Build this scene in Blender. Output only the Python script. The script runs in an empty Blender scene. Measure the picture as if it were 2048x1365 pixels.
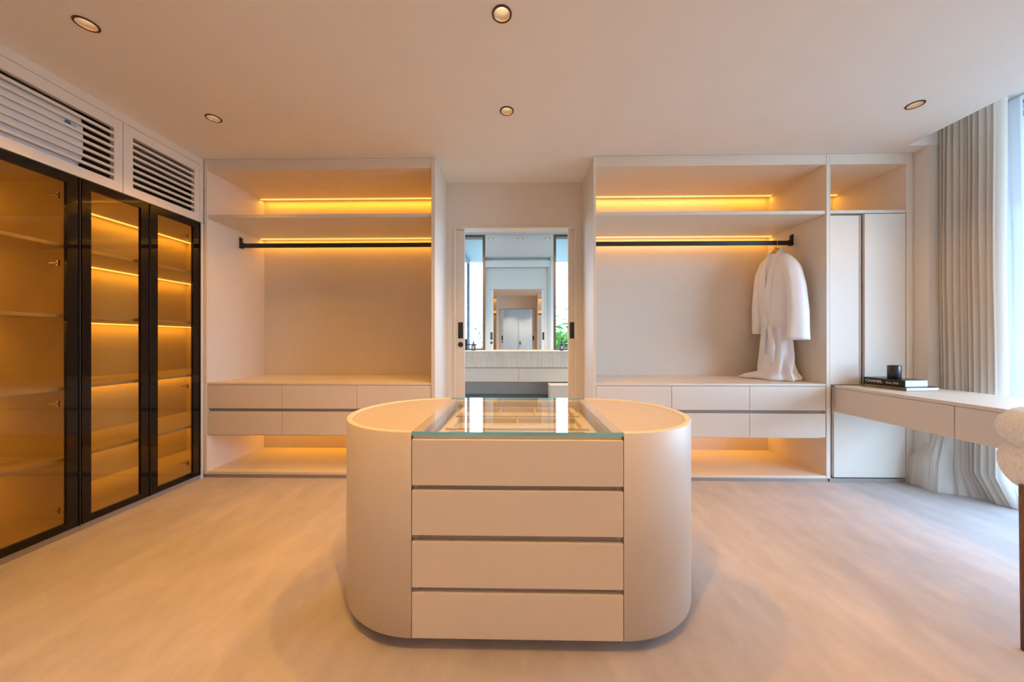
import bpy, bmesh, math, random
from mathutils import Vector, Matrix, noise
random.seed(7)
PI = math.pi
sc = bpy.context.scene
COL = sc.collection

# ------------------------------------------------------------------ camera, sky, exposure
EYE = 1.16
cd = bpy.data.cameras.new('camera'); cam = bpy.data.objects.new('camera', cd); COL.objects.link(cam)
cd.sensor_width = 36.0; cd.lens = 36.0 * 700.0 / 2048.0
cd.clip_start = 0.02; cd.clip_end = 200
cam.location = (0, 0, EYE)
cam.rotation_euler = (PI / 2, 0, math.radians(1.06))
sc.camera = cam
sc.view_settings.view_transform = 'Standard'
sc.view_settings.look = 'None'
sc.view_settings.exposure = 0.0
sc.view_settings.gamma = 1.0
sc.view_settings.use_curve_mapping = False
try:
    sc.cycles.use_denoising = True
    sc.cycles.max_bounces = 10; sc.cycles.diffuse_bounces = 6; sc.cycles.glossy_bounces = 5
    sc.cycles.transparent_max_bounces = 16
    sc.cycles.caustics_reflective = False; sc.cycles.caustics_refractive = False
    sc.cycles.sample_clamp_indirect = 4.0
except Exception:
    pass

SKY = 18.5
W = bpy.data.worlds.new('sky'); sc.world = W; W.use_nodes = True
nt = W.node_tree; nt.nodes.clear()
_o = nt.nodes.new('ShaderNodeOutputWorld'); _b = nt.nodes.new('ShaderNodeBackground')
_t = nt.nodes.new('ShaderNodeTexCoord'); _s = nt.nodes.new('ShaderNodeSeparateXYZ'); _r = nt.nodes.new('ShaderNodeValToRGB')
_m = nt.nodes.new('ShaderNodeMapRange'); _m.inputs[1].default_value = -1; _m.inputs[2].default_value = 1
nt.links.new(_t.outputs['Generated'], _s.inputs[0]); nt.links.new(_s.outputs[2], _m.inputs[0]); nt.links.new(_m.outputs[0], _r.inputs[0])
cr = _r.color_ramp
cr.elements[0].position = 0.0; cr.elements[0].color = (.30, .34, .34, 1)
cr.elements[1].position = 1.0; cr.elements[1].color = (.46, .68, 1.0, 1)
e = cr.elements.new(.47); e.color = (.42, .47, .46, 1)
e = cr.elements.new(.51); e.color = (.49, .70, 1.0, 1)
e = cr.elements.new(.70); e.color = (.42, .65, 1.0, 1)
nt.links.new(_r.outputs[0], _b.inputs[0]); _b.inputs[1].default_value = SKY
nt.links.new(_b.outputs[0], _o.inputs[0])

def portal(name, loc, rot, sx, sy):
    l = bpy.data.lights.new(name, 'AREA'); l.shape = 'RECTANGLE'; l.size = sx; l.size_y = sy
    l.cycles.is_portal = True
    o = bpy.data.objects.new(name, l); COL.objects.link(o); o.location = loc; o.rotation_euler = rot
portal('dressing_window_portal', (3.70, 1.65, 1.4), (0, PI / 2, 0), 2.8, 2.35)
portal('bathroom_window_portal', (0, 5.60, 1.9), (-PI / 2, 0, 0), 4.2, 1.9)
portal('bedroom_window_portal', (3.57, -2.95, 1.3), (0, PI / 2, 0), 2.6, 1.3)

WARM = (1.0, .47, .06)
LED = (1.0, .41, .02)
P_DOWN = 49.0
P_LED = 1.5          # watts per metre
P_BATH = 75.0

# ------------------------------------------------------------------ materials
def mat(name, col, rough=.5, noise_amt=.03, nscale=30, bump=0, bscale=200, spec=.4, metal=0, emit=None, estr=0, sheen=0, stretch=(1, 1, 1)):
    m = bpy.data.materials.new(name); m.use_nodes = True
    t = m.node_tree; b = t.nodes['Principled BSDF']
    b.inputs['Roughness'].default_value = rough; b.inputs['Metallic'].default_value = metal
    b.inputs['Specular IOR Level'].default_value = spec
    if sheen: b.inputs['Sheen Weight'].default_value = sheen
    tc = t.nodes.new('ShaderNodeTexCoord'); mp = t.nodes.new('ShaderNodeMapping'); mp.inputs['Scale'].default_value = stretch
    t.links.new(tc.outputs['Object'], mp.inputs[0])
    n = t.nodes.new('ShaderNodeTexNoise'); n.inputs['Scale'].default_value = nscale; n.inputs['Detail'].default_value = 4
    t.links.new(mp.outputs[0], n.inputs['Vector'])
    r = t.nodes.new('ShaderNodeValToRGB')
    r.color_ramp.elements[0].position = .3; r.color_ramp.elements[1].position = .7
    r.color_ramp.elements[0].color = (*[max(0, c * (1 - noise_amt)) for c in col], 1)
    r.color_ramp.elements[1].color = (*[min(1, c * (1 + noise_amt)) for c in col], 1)
    t.links.new(n.outputs[0], r.inputs[0]); t.links.new(r.outputs[0], b.inputs['Base Color'])
    if bump:
        n2 = t.nodes.new('ShaderNodeTexNoise'); n2.inputs['Scale'].default_value = bscale; n2.inputs['Detail'].default_value = 3
        t.links.new(tc.outputs['Object'], n2.inputs['Vector'])
        bp = t.nodes.new('ShaderNodeBump'); bp.inputs['Strength'].default_value = bump; bp.inputs['Distance'].default_value = .01
        t.links.new(n2.outputs[0], bp.inputs['Height']); t.links.new(bp.outputs[0], b.inputs['Normal'])
    if emit:
        b.inputs['Emission Color'].default_value = (*emit, 1); b.inputs['Emission Strength'].default_value = estr
    return m

def glass(name, tint, ior=1.5, refl=(1, 1, 1), body=None, bodyf=0.0):
    """sheet glass: a tinted clear body with a mirror-like fresnel reflection"""
    m = bpy.data.materials.new(name); m.use_nodes = True; t = m.node_tree; t.nodes.clear()
    o = t.nodes.new('ShaderNodeOutputMaterial'); tr = t.nodes.new('ShaderNodeBsdfTransparent'); gl = t.nodes.new('ShaderNodeBsdfGlossy')
    f = t.nodes.new('ShaderNodeFresnel'); f.inputs[0].default_value = ior; mx = t.nodes.new('ShaderNodeMixShader')
    tr.inputs[0].default_value = (*tint, 1); gl.inputs[0].default_value = (*refl, 1); gl.inputs['Roughness'].default_value = 0
    g = t.nodes.new('ShaderNodeNewGeometry'); inv = t.nodes.new('ShaderNodeMath'); inv.operation = 'SUBTRACT'; inv.inputs[0].default_value = 1
    mu = t.nodes.new('ShaderNodeMath'); mu.operation = 'MULTIPLY'
    t.links.new(g.outputs['Backfacing'], inv.inputs[1]); t.links.new(f.outputs[0], mu.inputs[0]); t.links.new(inv.outputs[0], mu.inputs[1])
    t.links.new(mu.outputs[0], mx.inputs[0]); t.links.new(tr.outputs[0], mx.inputs[1]); t.links.new(gl.outputs[0], mx.inputs[2])
    t.links.new(mx.outputs[0], o.inputs[0])
    return m

def cloth(name, col, transl=.35, clear=0.0):
    m = bpy.data.materials.new(name); m.use_nodes = True; t = m.node_tree; t.nodes.clear()
    o = t.nodes.new('ShaderNodeOutputMaterial'); d = t.nodes.new('ShaderNodeBsdfDiffuse'); tl = t.nodes.new('ShaderNodeBsdfTranslucent')
    mx = t.nodes.new('ShaderNodeMixShader'); mx.inputs[0].default_value = transl
    tc = t.nodes.new('ShaderNodeTexCoord'); w = t.nodes.new('ShaderNodeTexNoise'); w.inputs['Scale'].default_value = 120
    r = t.nodes.new('ShaderNodeValToRGB'); r.color_ramp.elements[0].color = (*[c * .96 for c in col], 1); r.color_ramp.elements[1].color = (*[min(1, c * 1.04) for c in col], 1)
    t.links.new(tc.outputs['Object'], w.inputs['Vector']); t.links.new(w.outputs[0], r.inputs[0])
    t.links.new(r.outputs[0], d.inputs[0]); t.links.new(r.outputs[0], tl.inputs[0])
    t.links.new(d.outputs[0], mx.inputs[1]); t.links.new(tl.outputs[0], mx.inputs[2])
    last = mx.outputs[0]
    if clear:
        tr = t.nodes.new('ShaderNodeBsdfTransparent'); m2 = t.nodes.new('ShaderNodeMixShader'); m2.inputs[0].default_value = clear
        t.links.new(last, m2.inputs[1]); t.links.new(tr.outputs[0], m2.inputs[2]); last = m2.outputs[0]
    t.links.new(last, o.inputs[0])
    return m

M = {}
M['lacquer'] = mat('cashmere_lacquer', (.77, .70, .60), .42, .012, 8, spec=.35)
M['inlay'] = mat('beige_leather_inlay', (.56, .505, .445), .5, .02, 60, bump=.05, bscale=500, spec=.3)
M['tray'] = mat('tray_suede', (.76, .69, .61), .8, .02, 60, bump=.05, bscale=500, spec=.1)
M['inner'] = mat('cashmere_interior', (.73, .65, .545), .55, .02, 40, bump=.03, bscale=400, spec=.25)
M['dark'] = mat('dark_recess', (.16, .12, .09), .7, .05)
M['plinth'] = mat('plinth_strip', (.34, .30, .27), .5, .03)
M['ceiling'] = mat('ceiling_paint', (.87, .84, .785), .8, .01, 5, spec=.2)
M['wall'] = mat('wall_paint', (.76, .705, .63), .75, .012, 6, spec=.2)
M['white'] = mat('white_paint', (.78, .79, .78), .7, .01, 6, spec=.2)
M['carpet'] = mat('carpet_pile', (.63, .565, .53), .95, .085, 2.2, bump=.5, bscale=260, spec=.05, sheen=.15, stretch=(1.5, .8, 1))
def brushed(m, scale, amt, stretch):
    """second, smaller drift of brushed pile over the first one"""
    t = m.node_tree; b = t.nodes['Principled BSDF']; src = b.inputs['Base Color'].links[0].from_socket
    tc = t.nodes.new('ShaderNodeTexCoord'); mp = t.nodes.new('ShaderNodeMapping'); mp.inputs['Scale'].default_value = stretch; mp.inputs['Rotation'].default_value = (0, 0, .5)
    n = t.nodes.new('ShaderNodeTexNoise'); n.inputs['Scale'].default_value = scale; n.inputs['Detail'].default_value = 6; n.inputs['Roughness'].default_value = .6
    r = t.nodes.new('ShaderNodeMapRange'); r.inputs[1].default_value = .3; r.inputs[2].default_value = .7; r.inputs[3].default_value = 1 - amt; r.inputs[4].default_value = 1 + amt
    mx = t.nodes.new('ShaderNodeVectorMath'); mx.operation = 'SCALE'
    t.links.new(tc.outputs['Object'], mp.inputs[0]); t.links.new(mp.outputs[0], n.inputs['Vector']); t.links.new(n.outputs[0], r.inputs[0])
    t.links.new(src, mx.inputs[0]); t.links.new(r.outputs[0], mx.inputs['Scale']); t.links.new(mx.outputs[0], b.inputs['Base Color'])
brushed(M['carpet'], 4.2, .085, (2.2, .9, 1))
M['black'] = mat('black_metal', (.018, .017, .018), .38, .1, 20, spec=.5)
M['blackgloss'] = mat('black_back_painted_glass', (.006, .006, .007), .05, .1, 10, spec=.4)
M['bronze'] = mat('dark_bronze_trim', (.10, .055, .03), .35, .1, 40, metal=.6)
M['reflector'] = mat('lamp_reflector', (.85, .78, .68), .35, .02, 20)
M['bulb'] = mat('lamp_diffuser', (.9, .85, .75), .5, .01, 20, emit=(1, .80, .56), estr=1.6)
M['bulbcool'] = mat('bathroom_lamp_diffuser', (.6, .55, .5), .5, .01, 20, emit=(1, .9, .75), estr=.5)
M['led'] = mat('led_diffuser', (.9, .8, .6), .5, .01, 20, emit=(1.0, .60, .155), estr=1.05)
M['ledcab'] = mat('cabinet_led_diffuser', (.9, .8, .6), .5, .01, 20, emit=(1.0, .58, .16), estr=2.6)
M['smoked'] = glass('bronze_glass', (.82, .725, .53), 1.55)
M['clear'] = glass('clear_glass', (.97, .985, .98), 1.52)
M['window'] = glass('window_glass', (.985, .995, .99), 1.45)
M['tinted'] = glass('dimming_window_glass', (.85, .85, .84), 1.45)  # tint added to cut the daylight coming in through the bathroom windows
M['edge'] = mat('glass_edge', (.20, .64, .88), .12, .25, 3, spec=.6)
M['mirror'] = mat('mirror_silver', (.90, .92, .91), .0, .0, 5, metal=1)
M['chrome'] = mat('hinge_steel', (.62, .58, .52), .25, .03, 40, metal=1)
M['acwhite'] = mat('air_conditioner_plastic', (.74, .75, .76), .45, .01, 10)
M['acflap'] = mat('air_conditioner_flap', (.62, .66, .76), .35, .01, 10)
M['blue'] = mat('blue_badge', (.03, .17, .36), .4, .02, 30)
M['greybadge'] = mat('grey_badge', (.45, .48, .48), .4, .02, 30)
M['curtain'] = cloth('linen_curtain', (.83, .77, .69), .28)
M['sheer'] = cloth('sheer_voile', (.80, .82, .84), .30, .012)
M['robe'] = mat('white_towelling', (.91, .92, .95), .9, .015, 60, bump=.25, bscale=220, spec=.1)
M['hanger'] = mat('yellow_wood', (.62, .36, .07), .45, .15, 25, stretch=(1, 8, 1))
M['boucle'] = mat('cream_boucle', (.82, .79, .71), .95, .12, 90, bump=1.0, bscale=70, spec=.08, sheen=.4)
M['walnut'] = mat('walnut_leg', (.16, .075, .04), .45, .25, 14, stretch=(6, 6, 1))
M['bookblack'] = mat('black_book_cloth', (.022, .02, .02), .45, .1, 60)
M['booktop'] = mat('dark_glossy_jacket', (.03, .028, .03), .2, .1, 40)
M['bookbrown'] = mat('brown_book_spine', (.20, .12, .045), .4, .25, 15, stretch=(1, 6, 1))
M['paper'] = mat('book_paper', (.80, .81, .82), .8, .03, 5, stretch=(1, 1, 90))
M['ink'] = mat('white_lettering', (.75, .74, .72), .5, .02)
M['gold'] = mat('gold_lettering', (.70, .52, .24), .4, .05)
M['cup'] = mat('black_ceramic', (.022, .02, .02), .28, .1, 20, spec=.6)
M['wax'] = mat('candle_wax', (.7, .65, .55), .6, .02)
M['flute'] = mat('travertine_basin', (.80, .74, .66), .6, .06, 12, spec=.25, stretch=(1, 1, .3))
M['vanity'] = mat('vanity_lacquer', (.74, .68, .60), .45, .02, 9)
M['tile'] = mat('grey_bathroom_stone', (.60, .56, .51), .5, .06, 6)
M['frame'] = mat('brown_window_frame', (.15, .10, .065), .5, .12, 10, stretch=(1, 1, .2))
M['greyframe'] = mat('grey_window_frame', (.20, .24, .29), .4, .04, 10)
M['soffit'] = mat('soffit_paint', (.58, .64, .64), .8, .02, 5)
M['post'] = mat('blue_grey_steel', (.12, .19, .26), .4, .05, 8)
M['concrete'] = mat('terrace_concrete', (.20, .20, .19), .85, .08, 3)
M['leaf'] = mat('shrub_leaf', (.16, .36, .06), .5, .35, 6)
M['leaf2'] = mat('pale_leaf', (.36, .50, .30), .5, .3, 6)
M['bark'] = mat('bark', (.10, .08, .06), .8, .2, 10)
M['teal'] = mat('teal_glass_bottle', (.05, .10, .12), .15, .05, 10, spec=.6)
M['navy'] = mat('navy_glass_bottle', (.03, .05, .09), .15, .05, 10, spec=.6)
M['label'] = mat('pale_label', (.55, .58, .60), .5, .02)

# ------------------------------------------------------------------ helpers
ORG = {}   # world origin of each object with children
def bx(bm, x0, x1, y0, y1, z0, z1):
    x0, x1 = sorted((x0, x1)); y0, y1 = sorted((y0, y1)); z0, z1 = sorted((z0, z1))
    v = [bm.verts.new(p) for p in ((x0, y0, z0), (x1, y0, z0), (x1, y1, z0), (x0, y1, z0), (x0, y0, z1), (x1, y0, z1), (x1, y1, z1), (x0, y1, z1))]
    fs = []
    for f in ((3, 2, 1, 0), (4, 5, 6, 7), (0, 1, 5, 4), (1, 2, 6, 5), (2, 3, 7, 6), (3, 0, 4, 7)):
        fs.append(bm.faces.new([v[i] for i in f]))
    return fs

def link(o): COL.objects.link(o); return o

def setp(o, label=None, cat=None, group=None, kind=None):
    if label: o['label'] = label
    if cat: o['category'] = cat
    if group: o['group'] = group
    if kind: o['kind'] = kind
    return o

def thing(name, label, cat, loc=(0, 0, 0), group=None, rz=0):
    o = link(bpy.data.objects.new(name, None)); o.empty_display_size = .05
    o.location = loc; o.rotation_euler = (0, 0, rz); ORG[o.name] = Vector(loc) if rz == 0 else Vector((0, 0, 0))
    return setp(o, label, cat, group)

def obj(name, bm, m, parent=None, bevel=0, smooth=False, seg=1, origin=None, recalc=True):
    if recalc: bmesh.ops.recalc_face_normals(bm, faces=bm.faces[:])
    if bevel:
        bmesh.ops.bevel(bm, geom=[e for e in bm.edges if len(e.link_faces) == 2 and e.calc_face_angle(0) > .6], offset=bevel, segments=seg, affect='EDGES', profile=.5)
    me = bpy.data.meshes.new(name)
    off = ORG.get(parent.name, Vector((0, 0, 0))) if parent else (Vector(origin) if origin else Vector((0, 0, 0)))
    if off.length: bmesh.ops.translate(bm, vec=-off, verts=bm.verts[:])
    bm.to_mesh(me); bm.free()
    ms = m if isinstance(m, (list, tuple)) else [m]
    for k in ms: me.materials.append(k)
    if smooth:
        for p in me.polygons: p.use_smooth = True
    o = link(bpy.data.objects.new(name, me))
    if parent: o.parent = parent; ORG[o.name] = off
    elif origin: o.location = origin; ORG[o.name] = off
    else: ORG[o.name] = Vector((0, 0, 0))
    return o

def box(name, x0, x1, y0, y1, z0, z1, m, parent=None, bevel=0, seg=1):
    bm = bmesh.new(); bx(bm, x0, x1, y0, y1, z0, z1)
    return obj(name, bm, m, parent, bevel, seg=seg)

def struct(name, bm_or_dims, m, bevel=0, parent=None):
    if isinstance(bm_or_dims, tuple):
        bm = bmesh.new()
        dims = bm_or_dims if isinstance(bm_or_dims[0], tuple) else (bm_or_dims,)
        for d in dims: bx(bm, *d)
    else: bm = bm_or_dims
    o = obj(name, bm, m, parent, bevel)
    if not parent: o['kind'] = 'structure'
    return o

def tube(bm, pts, rad, n=10, cap=True):
    """rad: number or list; sweeps a round section along pts"""
    pts = [Vector(p) for p in pts]; R = rad if isinstance(rad, (list, tuple)) else [rad] * len(pts)
    rings = []; prev = None
    for i, p in enumerate(pts):
        d = (pts[min(i + 1, len(pts) - 1)] - pts[max(i - 1, 0)]).normalized()
        if prev is None:
            a = Vector((0, 0, 1)) if abs(d.z) < .9 else Vector((1, 0, 0))
            u = d.cross(a).normalized()
        else:
            u = (prev - d * prev.dot(d)).normalized()
        prev = u; v = d.cross(u)
        r = R[i]; ru, rv = r if isinstance(r, tuple) else (r, r)
        rings.append([bm.verts.new(p + u * (ru * math.cos(2 * PI * k / n)) + v * (rv * math.sin(2 * PI * k / n))) for k in range(n)])
    for a, b in zip(rings, rings[1:]):
        for k in range(n): bm.faces.new((a[k], a[(k + 1) % n], b[(k + 1) % n], b[k]))
    if cap:
        bm.faces.new(rings[0][::-1]); bm.faces.new(rings[-1])
    return rings

def lathe(bm, prof, c, n=32, closed=False):
    rings = []
    for r, z in prof:
        rings.append([bm.verts.new((c[0] + r * math.cos(2 * PI * k / n), c[1] + r * math.sin(2 * PI * k / n), c[2] + z)) for k in range(n)])
    for a, b in zip(rings, rings[1:]):
        for k in range(n): bm.faces.new((a[k], a[(k + 1) % n], b[(k + 1) % n], b[k]))
    if closed: 
        a, b = rings[-1], rings[0]
        for k in range(n): bm.faces.new((a[k], a[(k + 1) % n], b[(k + 1) % n], b[k]))
    else:
        bm.faces.new(rings[0][::-1]); bm.faces.new(rings[-1])

def prism(bm, pts2, z0, z1):
    lo = [bm.verts.new((x, y, z0)) for x, y in pts2]; hi = [bm.verts.new((x, y, z1)) for x, y in pts2]
    bm.faces.new(lo[::-1]); bm.faces.new(hi)
    n = len(lo)
    for k in range(n): bm.faces.new((lo[k], lo[(k + 1) % n], hi[(k + 1) % n], hi[k]))

def led_light(name, c, length, watts, rot, parent, width=.012, color=None):
    l = bpy.data.lights.new(name, 'AREA'); l.shape = 'RECTANGLE'; l.size = length; l.size_y = width
    l.energy = watts; l.color = color or LED
    o = link(bpy.data.objects.new(name, l)); o.parent = parent
    o.location = Vector(c) - ORG.get(parent.name, Vector((0, 0, 0))); o.rotation_euler = rot
    return o

# ------------------------------------------------------------------ room constants
XL, XR = -2.67, 3.223          # face of the glass cabinets / end of the right hand joinery
YF = 2.92                      # front plane of the joinery
YB = 3.595                     # face of its back panels
H = 2.70
YD = 3.40                      # alcove wall with the pocket doors
DX0, DX1, DH = -.610, .545, 2.256
YM = 5.44                      # mirror plane
FL = lambda y: 2.32 - y        # the opposite, rear wall repeats the joinery

# ------------------------------------------------------------------ structure
bm = bmesh.new(); bx(bm, -3.36, 3.75, -1.38, 3.47, -.06, 0)
fl = struct('floor', bm, M['carpet'])
struct('floor_bathroom', (-2.3, 2.3, 3.47, 5.62, -.06, 0), M['tile'])
struct('floor_bedroom', (-3.0, 3.55, -5.0, -1.38, -.06, 0), M['carpet'])
struct('ground', (-30, 30, -25, 45, -.5, -.12), M['concrete'])

# ceiling with real holes for the downlights
LIGHTS = [(-2.096, 1.66), (-.078, 1.645), (-2.104, 2.378), (-.078, 2.338), (2.582, 2.327), (2.582, 1.66),
          (-2.10, .55), (-.078, .55), (2.582, .55)]
bm = bmesh.new(); prism_pts = [(-3.36, -1.38), (3.05, -1.38), (3.05, 2.81), (3.75, 2.81), (3.75, 3.64), (-3.36, 3.64)]; prism(bm, prism_pts, H, H + .13)
ceil = struct('ceiling', bm, M['ceiling'])
bmc = bmesh.new()
for x, y in LIGHTS: 
    vs = bmesh.ops.create_cone(bmc, cap_ends=True, segments=40, radius1=.0405, radius2=.0405, depth=.2)['verts']
    bmesh.ops.translate(bmc, vec=(x, y, H), verts=vs)
mec = bpy.data.meshes.new('cut'); bmc.to_mesh(mec); bmc.free()
cut = link(bpy.data.objects.new('cut', mec))
md = ceil.modifiers.new('holes', 'BOOLEAN'); md.operation = 'DIFFERENCE'; md.object = cut; md.solver = 'EXACT'
dg = bpy.context.evaluated_depsgraph_get()
new = bpy.data.meshes.new_from_object(ceil.evaluated_get(dg)); ceil.modifiers.clear(); ceil.data = new
bpy.data.objects.remove(cut); bpy.data.meshes.remove(mec)

struct('trim_1', (3.0505, 3.07, -1.24, 2.809, H + .001, H + .22), M['ceiling'])          # edge of the curtain pocket
struct('ceiling_pocket', (3.07, 3.75, -1.24, 2.809, H + .18, H + .24), M['ceiling'])
struct('trim_2', (3.05, 3.75, 2.809, 2.84, H + .131, H + .24), M['ceiling'])
# walls
struct('wall_left', ((-3.36, -3.33, -1.24, 3.6, 0, H), (-3.33, XL, -1.24, .84, 0, H)), M['wall'])
struct('wall_right', (XR + .002, 3.75, 2.81, 3.64, 0, H - .001), M['wall'])
struct('wall_right_near', (3.60, 3.75, -1.30, .45, 0, H + .18), M['wall'])
struct('wall_back', ((-.715, DX0 - .018, YD, YD + .11, 0, H), (DX1 + .018, .622, YD, YD + .11, 0, H), (DX0 - .018, DX1 + .018, YD, YD + .11, DH + .018, H)), M['wall'])
struct('wall_bathroom_side', ((-2.3, -.70, 3.63, 3.68, 0, 2.89), (.66, 2.3, 3.63, 3.68, 0, 2.89)), M['white'])
struct('trim_7', ((-.72, -.70, 3.51, 3.63, 0, 2.89), (.66, .68, 3.51, 3.63, 0, 2.89), (-.70, .66, 3.51, 3.53, H, 2.89)), M['white'])
struct('wall_rear', ((-.715, -.64, FL(YD), FL(YD) - .11, 0, H), (.58, .622, FL(YD), FL(YD) - .11, 0, H), (-.64, .58, FL(YD), FL(YD) - .11, DH, H),
                     ), M['wall'])
struct('wall_rear_left', (-3.36, -.715, -1.38, -1.305, 0, H), M['wall'])
struct('wall_rear_right', (.622, 3.75, -1.38, -1.305, 0, H + .2), M['wall'])
# pocket door linings
for nm, yy, s in (('trim_3', YD, 1), ('trim_4', FL(YD), -1)):
    a = yy - s * .012; b = yy + s * .112
    struct(nm, ((DX0 - .018, DX0, a, b, 0, DH + .018), (DX1, DX1 + .018, a, b, 0, DH + .018), (DX0, DX1, a, b, DH, DH + .018)), M['lacquer'])
struct('baseboard_back', ((-.715, DX0 - .018, YD - .012, YD, 0, .06), (DX1 + .018, .622, YD - .012, YD, 0, .06)), M['lacquer'])

def pocket_door(name, x0, x1, y, side, outer):
    """a sliding leaf that has run into the wall, only its leading edge shows"""
    d = struct(name, (x0, x1, y - .02, y + .02, .012, DH - .004), M['lacquer'], .002)
    xe = x1 if side < 0 else x0                     # leading edge
    a, b = (xe - .062, xe - .014) if side < 0 else (xe + .014, xe + .062)
    for f in (-1, 1):
        yy = y + f * .02
        box('door_pull', a, b, yy - .004, yy + .004, 1.185, 1.345, M['black'], d, .001)
        if side < 0:
            bm = bmesh.new(); cc = ((a + b) / 2, yy, 1.125)
            r = bmesh.ops.create_cone(bm, cap_ends=True, segments=24, radius1=.027, radius2=.024, depth=.018)
            bmesh.ops.rotate(bm, verts=bm.verts[:], cent=(0, 0, 0), matrix=Matrix.Rotation(PI / 2, 3, 'X'))
            bmesh.ops.translate(bm, vec=cc, verts=bm.verts[:]); obj('door_knob', bm, M['black'], d, smooth=False)
    return d
pocket_door('door_1', -.66, -.532, YD + .06, -1, 0)
pocket_door('door_2', .488, .60, YD + .06, 1, 0)
pocket_door('door_3', -.66, -.52, FL(YD) - .06, -1, 0)
pocket_door('door_4', .47, .60, FL(YD) - .06, 1, 0)

# ------------------------------------------------------------------ big window on the right with its recess
struct('window_1', ((3.60, 3.68, .45, 2.809, 0, .07), (3.60, 3.68, .45, 2.809, 2.862, 2.88), (3.60, 3.68, 2.755, 2.809, .07, 2.862), (3.60, 3.68, .45, .51, .07, 2.862)), M['greyframe'])
w1 = bpy.data.objects['window_1']
box('pane', 3.635, 3.645, .51, 2.755, .07, 2.862, M['window'], w1)
struct('soffit_right', (3.76, 6.2, -5, 4.6, 2.84, 3.0), M['soffit'])

# ------------------------------------------------------------------ bathroom shell
struct('ceiling_bathroom', (-2.3, 2.3, 3.66, 5.62, 2.89, 2.95), M['white'])
struct('ceiling_bathroom_recess', (-.72, .68, 3.51, 3.66, 2.89, 2.95), M['white'])
struct('wall_bathroom_left', (-2.34, -2.3, 3.63, 5.62, 0, 2.95), M['white'])
struct('wall_bathroom_right', (2.3, 2.34, 3.63, 5.62, 0, 2.95), M['white'])
struct('wall_bathroom_back', ((-2.3, 2.3, 5.46, 5.62, 0, 1.0), (-2.3, 2.3, 5.46, 5.62, 2.82, 2.89), (-.515, .540, 5.46, 5.62, 1.0, 2.82)), M['white'])
struct('trim_5', (-2.3, 2.3, 5.10, 5.46, .30, .335), M['greyframe'])
for nm, a, b in (('window_2', -2.28, -.518), ('window_3', .543, 2.28)):
    bm = bmesh.new(); y0, y1 = 5.44, 5.56
    bx(bm, a, b, y0, y1, 2.775, 2.815); bx(bm, a, b, y0, y1, 1.0, 1.045); bx(bm, a, a + .04, y0, y1, 1.045, 2.775); bx(bm, b - .04, b, y0, y1, 1.045, 2.775)
    w = struct(nm, bm, M['frame'])
    box('pane', a + .04, b - .04, 5.50, 5.508, 1.045, 2.775, M['tinted'], w)
mir = thing('wall_mirror', 'tall frameless mirror above the fluted bathroom basin, reflecting a doorway', 'mirror', (.012, 5.45, 1.02))
box('mirror_glass', -.520, .545, YM, YM + .004, 1.02, 2.81, M['mirror'], mir)
box('backing', -.515, .540, YM + .005, YM + .018, 1.03, 2.80, M['frame'], mir)
# outside of the bathroom
struct('soffit_bathroom', (-6, 6, 5.64, 7.3, 2.80, 2.98), M['soffit'])
ps = thing('terrace_screen', 'blue grey steel framed glass screen outside the left bathroom window', 'screen', (-1.02, 7.1, -.3))
box('post', -1.05, -.99, 7.06, 7.12, -.3, 2.8, M['post'], ps)
box('head_rail', -1.04, -1.0, 5.7, 7.06, 2.72, 2.8, M['post'], ps)
box('glazing', -1.024, -1.016, 5.75, 7.06, -.2, 2.72, M['window'], ps)
box('foot_rail', -1.04, -1.0, 5.7, 7.06, -.3, -.2, M['post'], ps)

# ------------------------------------------------------------------ bedroom beyond the rear doorway (seen only in the mirror)
struct('wall_bedroom', ((-3.0, 3.5, -5.06, -5.0, 0, 2.83), (-3.06, -3.0, -5.0, -1.38, 0, 2.83), (3.5, 3.56, -5.0, -3.6, 0, 2.83), (3.5, 3.56, -2.3, -1.38, 0, 2.83), (3.5, 3.56, -3.6, -2.3, 2.6, 2.83)), M['white'])
struct('ceiling_bedroom', (-3.06, 3.56, -5.06, -1.38, 2.831, 2.89), M['white'])
struct('door_5', (0.02, .90, -5.0, -4.965, .01, 2.15), M['white'], .004)
box('door_knob', .06, .10, -4.965, -4.93, 1.0, 1.14, M['black'], bpy.data.objects['door_5'], .003)

# ------------------------------------------------------------------ downlights
def downlight(x, y, label, on=True, z=H, group='recessed ceiling downlights', mb='bulb', power=P_DOWN, color=WARM):
    t = thing('downlight', label, 'ceiling light', (x, y, z), group)
    bm = bmesh.new(); lathe(bm, [(.0375, -.004), (.0465, -.004), (.047, -.0005), (.0395, -.0005)], (x, y, z), 40, True); obj('trim_ring', bm, M['bronze'], t, smooth=False)
    flush = z != H
    bm = bmesh.new(); lathe(bm, [(.0375, -.003), (.030, -.0015), (.030, -.001), (.0385, -.001)] if flush else [(.0392, -.002), (.036, .03), (.030, .062), (.0305, .066), (.037, .03), (.0400, -.002)], (x, y, z), 40, True); obj('reflector', bm, M['reflector'], t, smooth=True)
    bm = bmesh.new(); lathe(bm, [(.0298, -.003), (.0298, -.001)] if flush else [(.0298, .055), (.0298, .062)], (x, y, z), 32); obj('bulb', bm, M[mb], t)
    if on:
        l = bpy.data.lights.new('downlight_lamp', 'SPOT'); l.energy = power; l.color = color; l.spot_size = math.radians(112); l.spot_blend = .75; l.shadow_soft_size = .022
        o = link(bpy.data.objects.new('downlight_lamp', l)); o.parent = t; o.location = (0, 0, -.03 if flush else .012)
    return t
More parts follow.
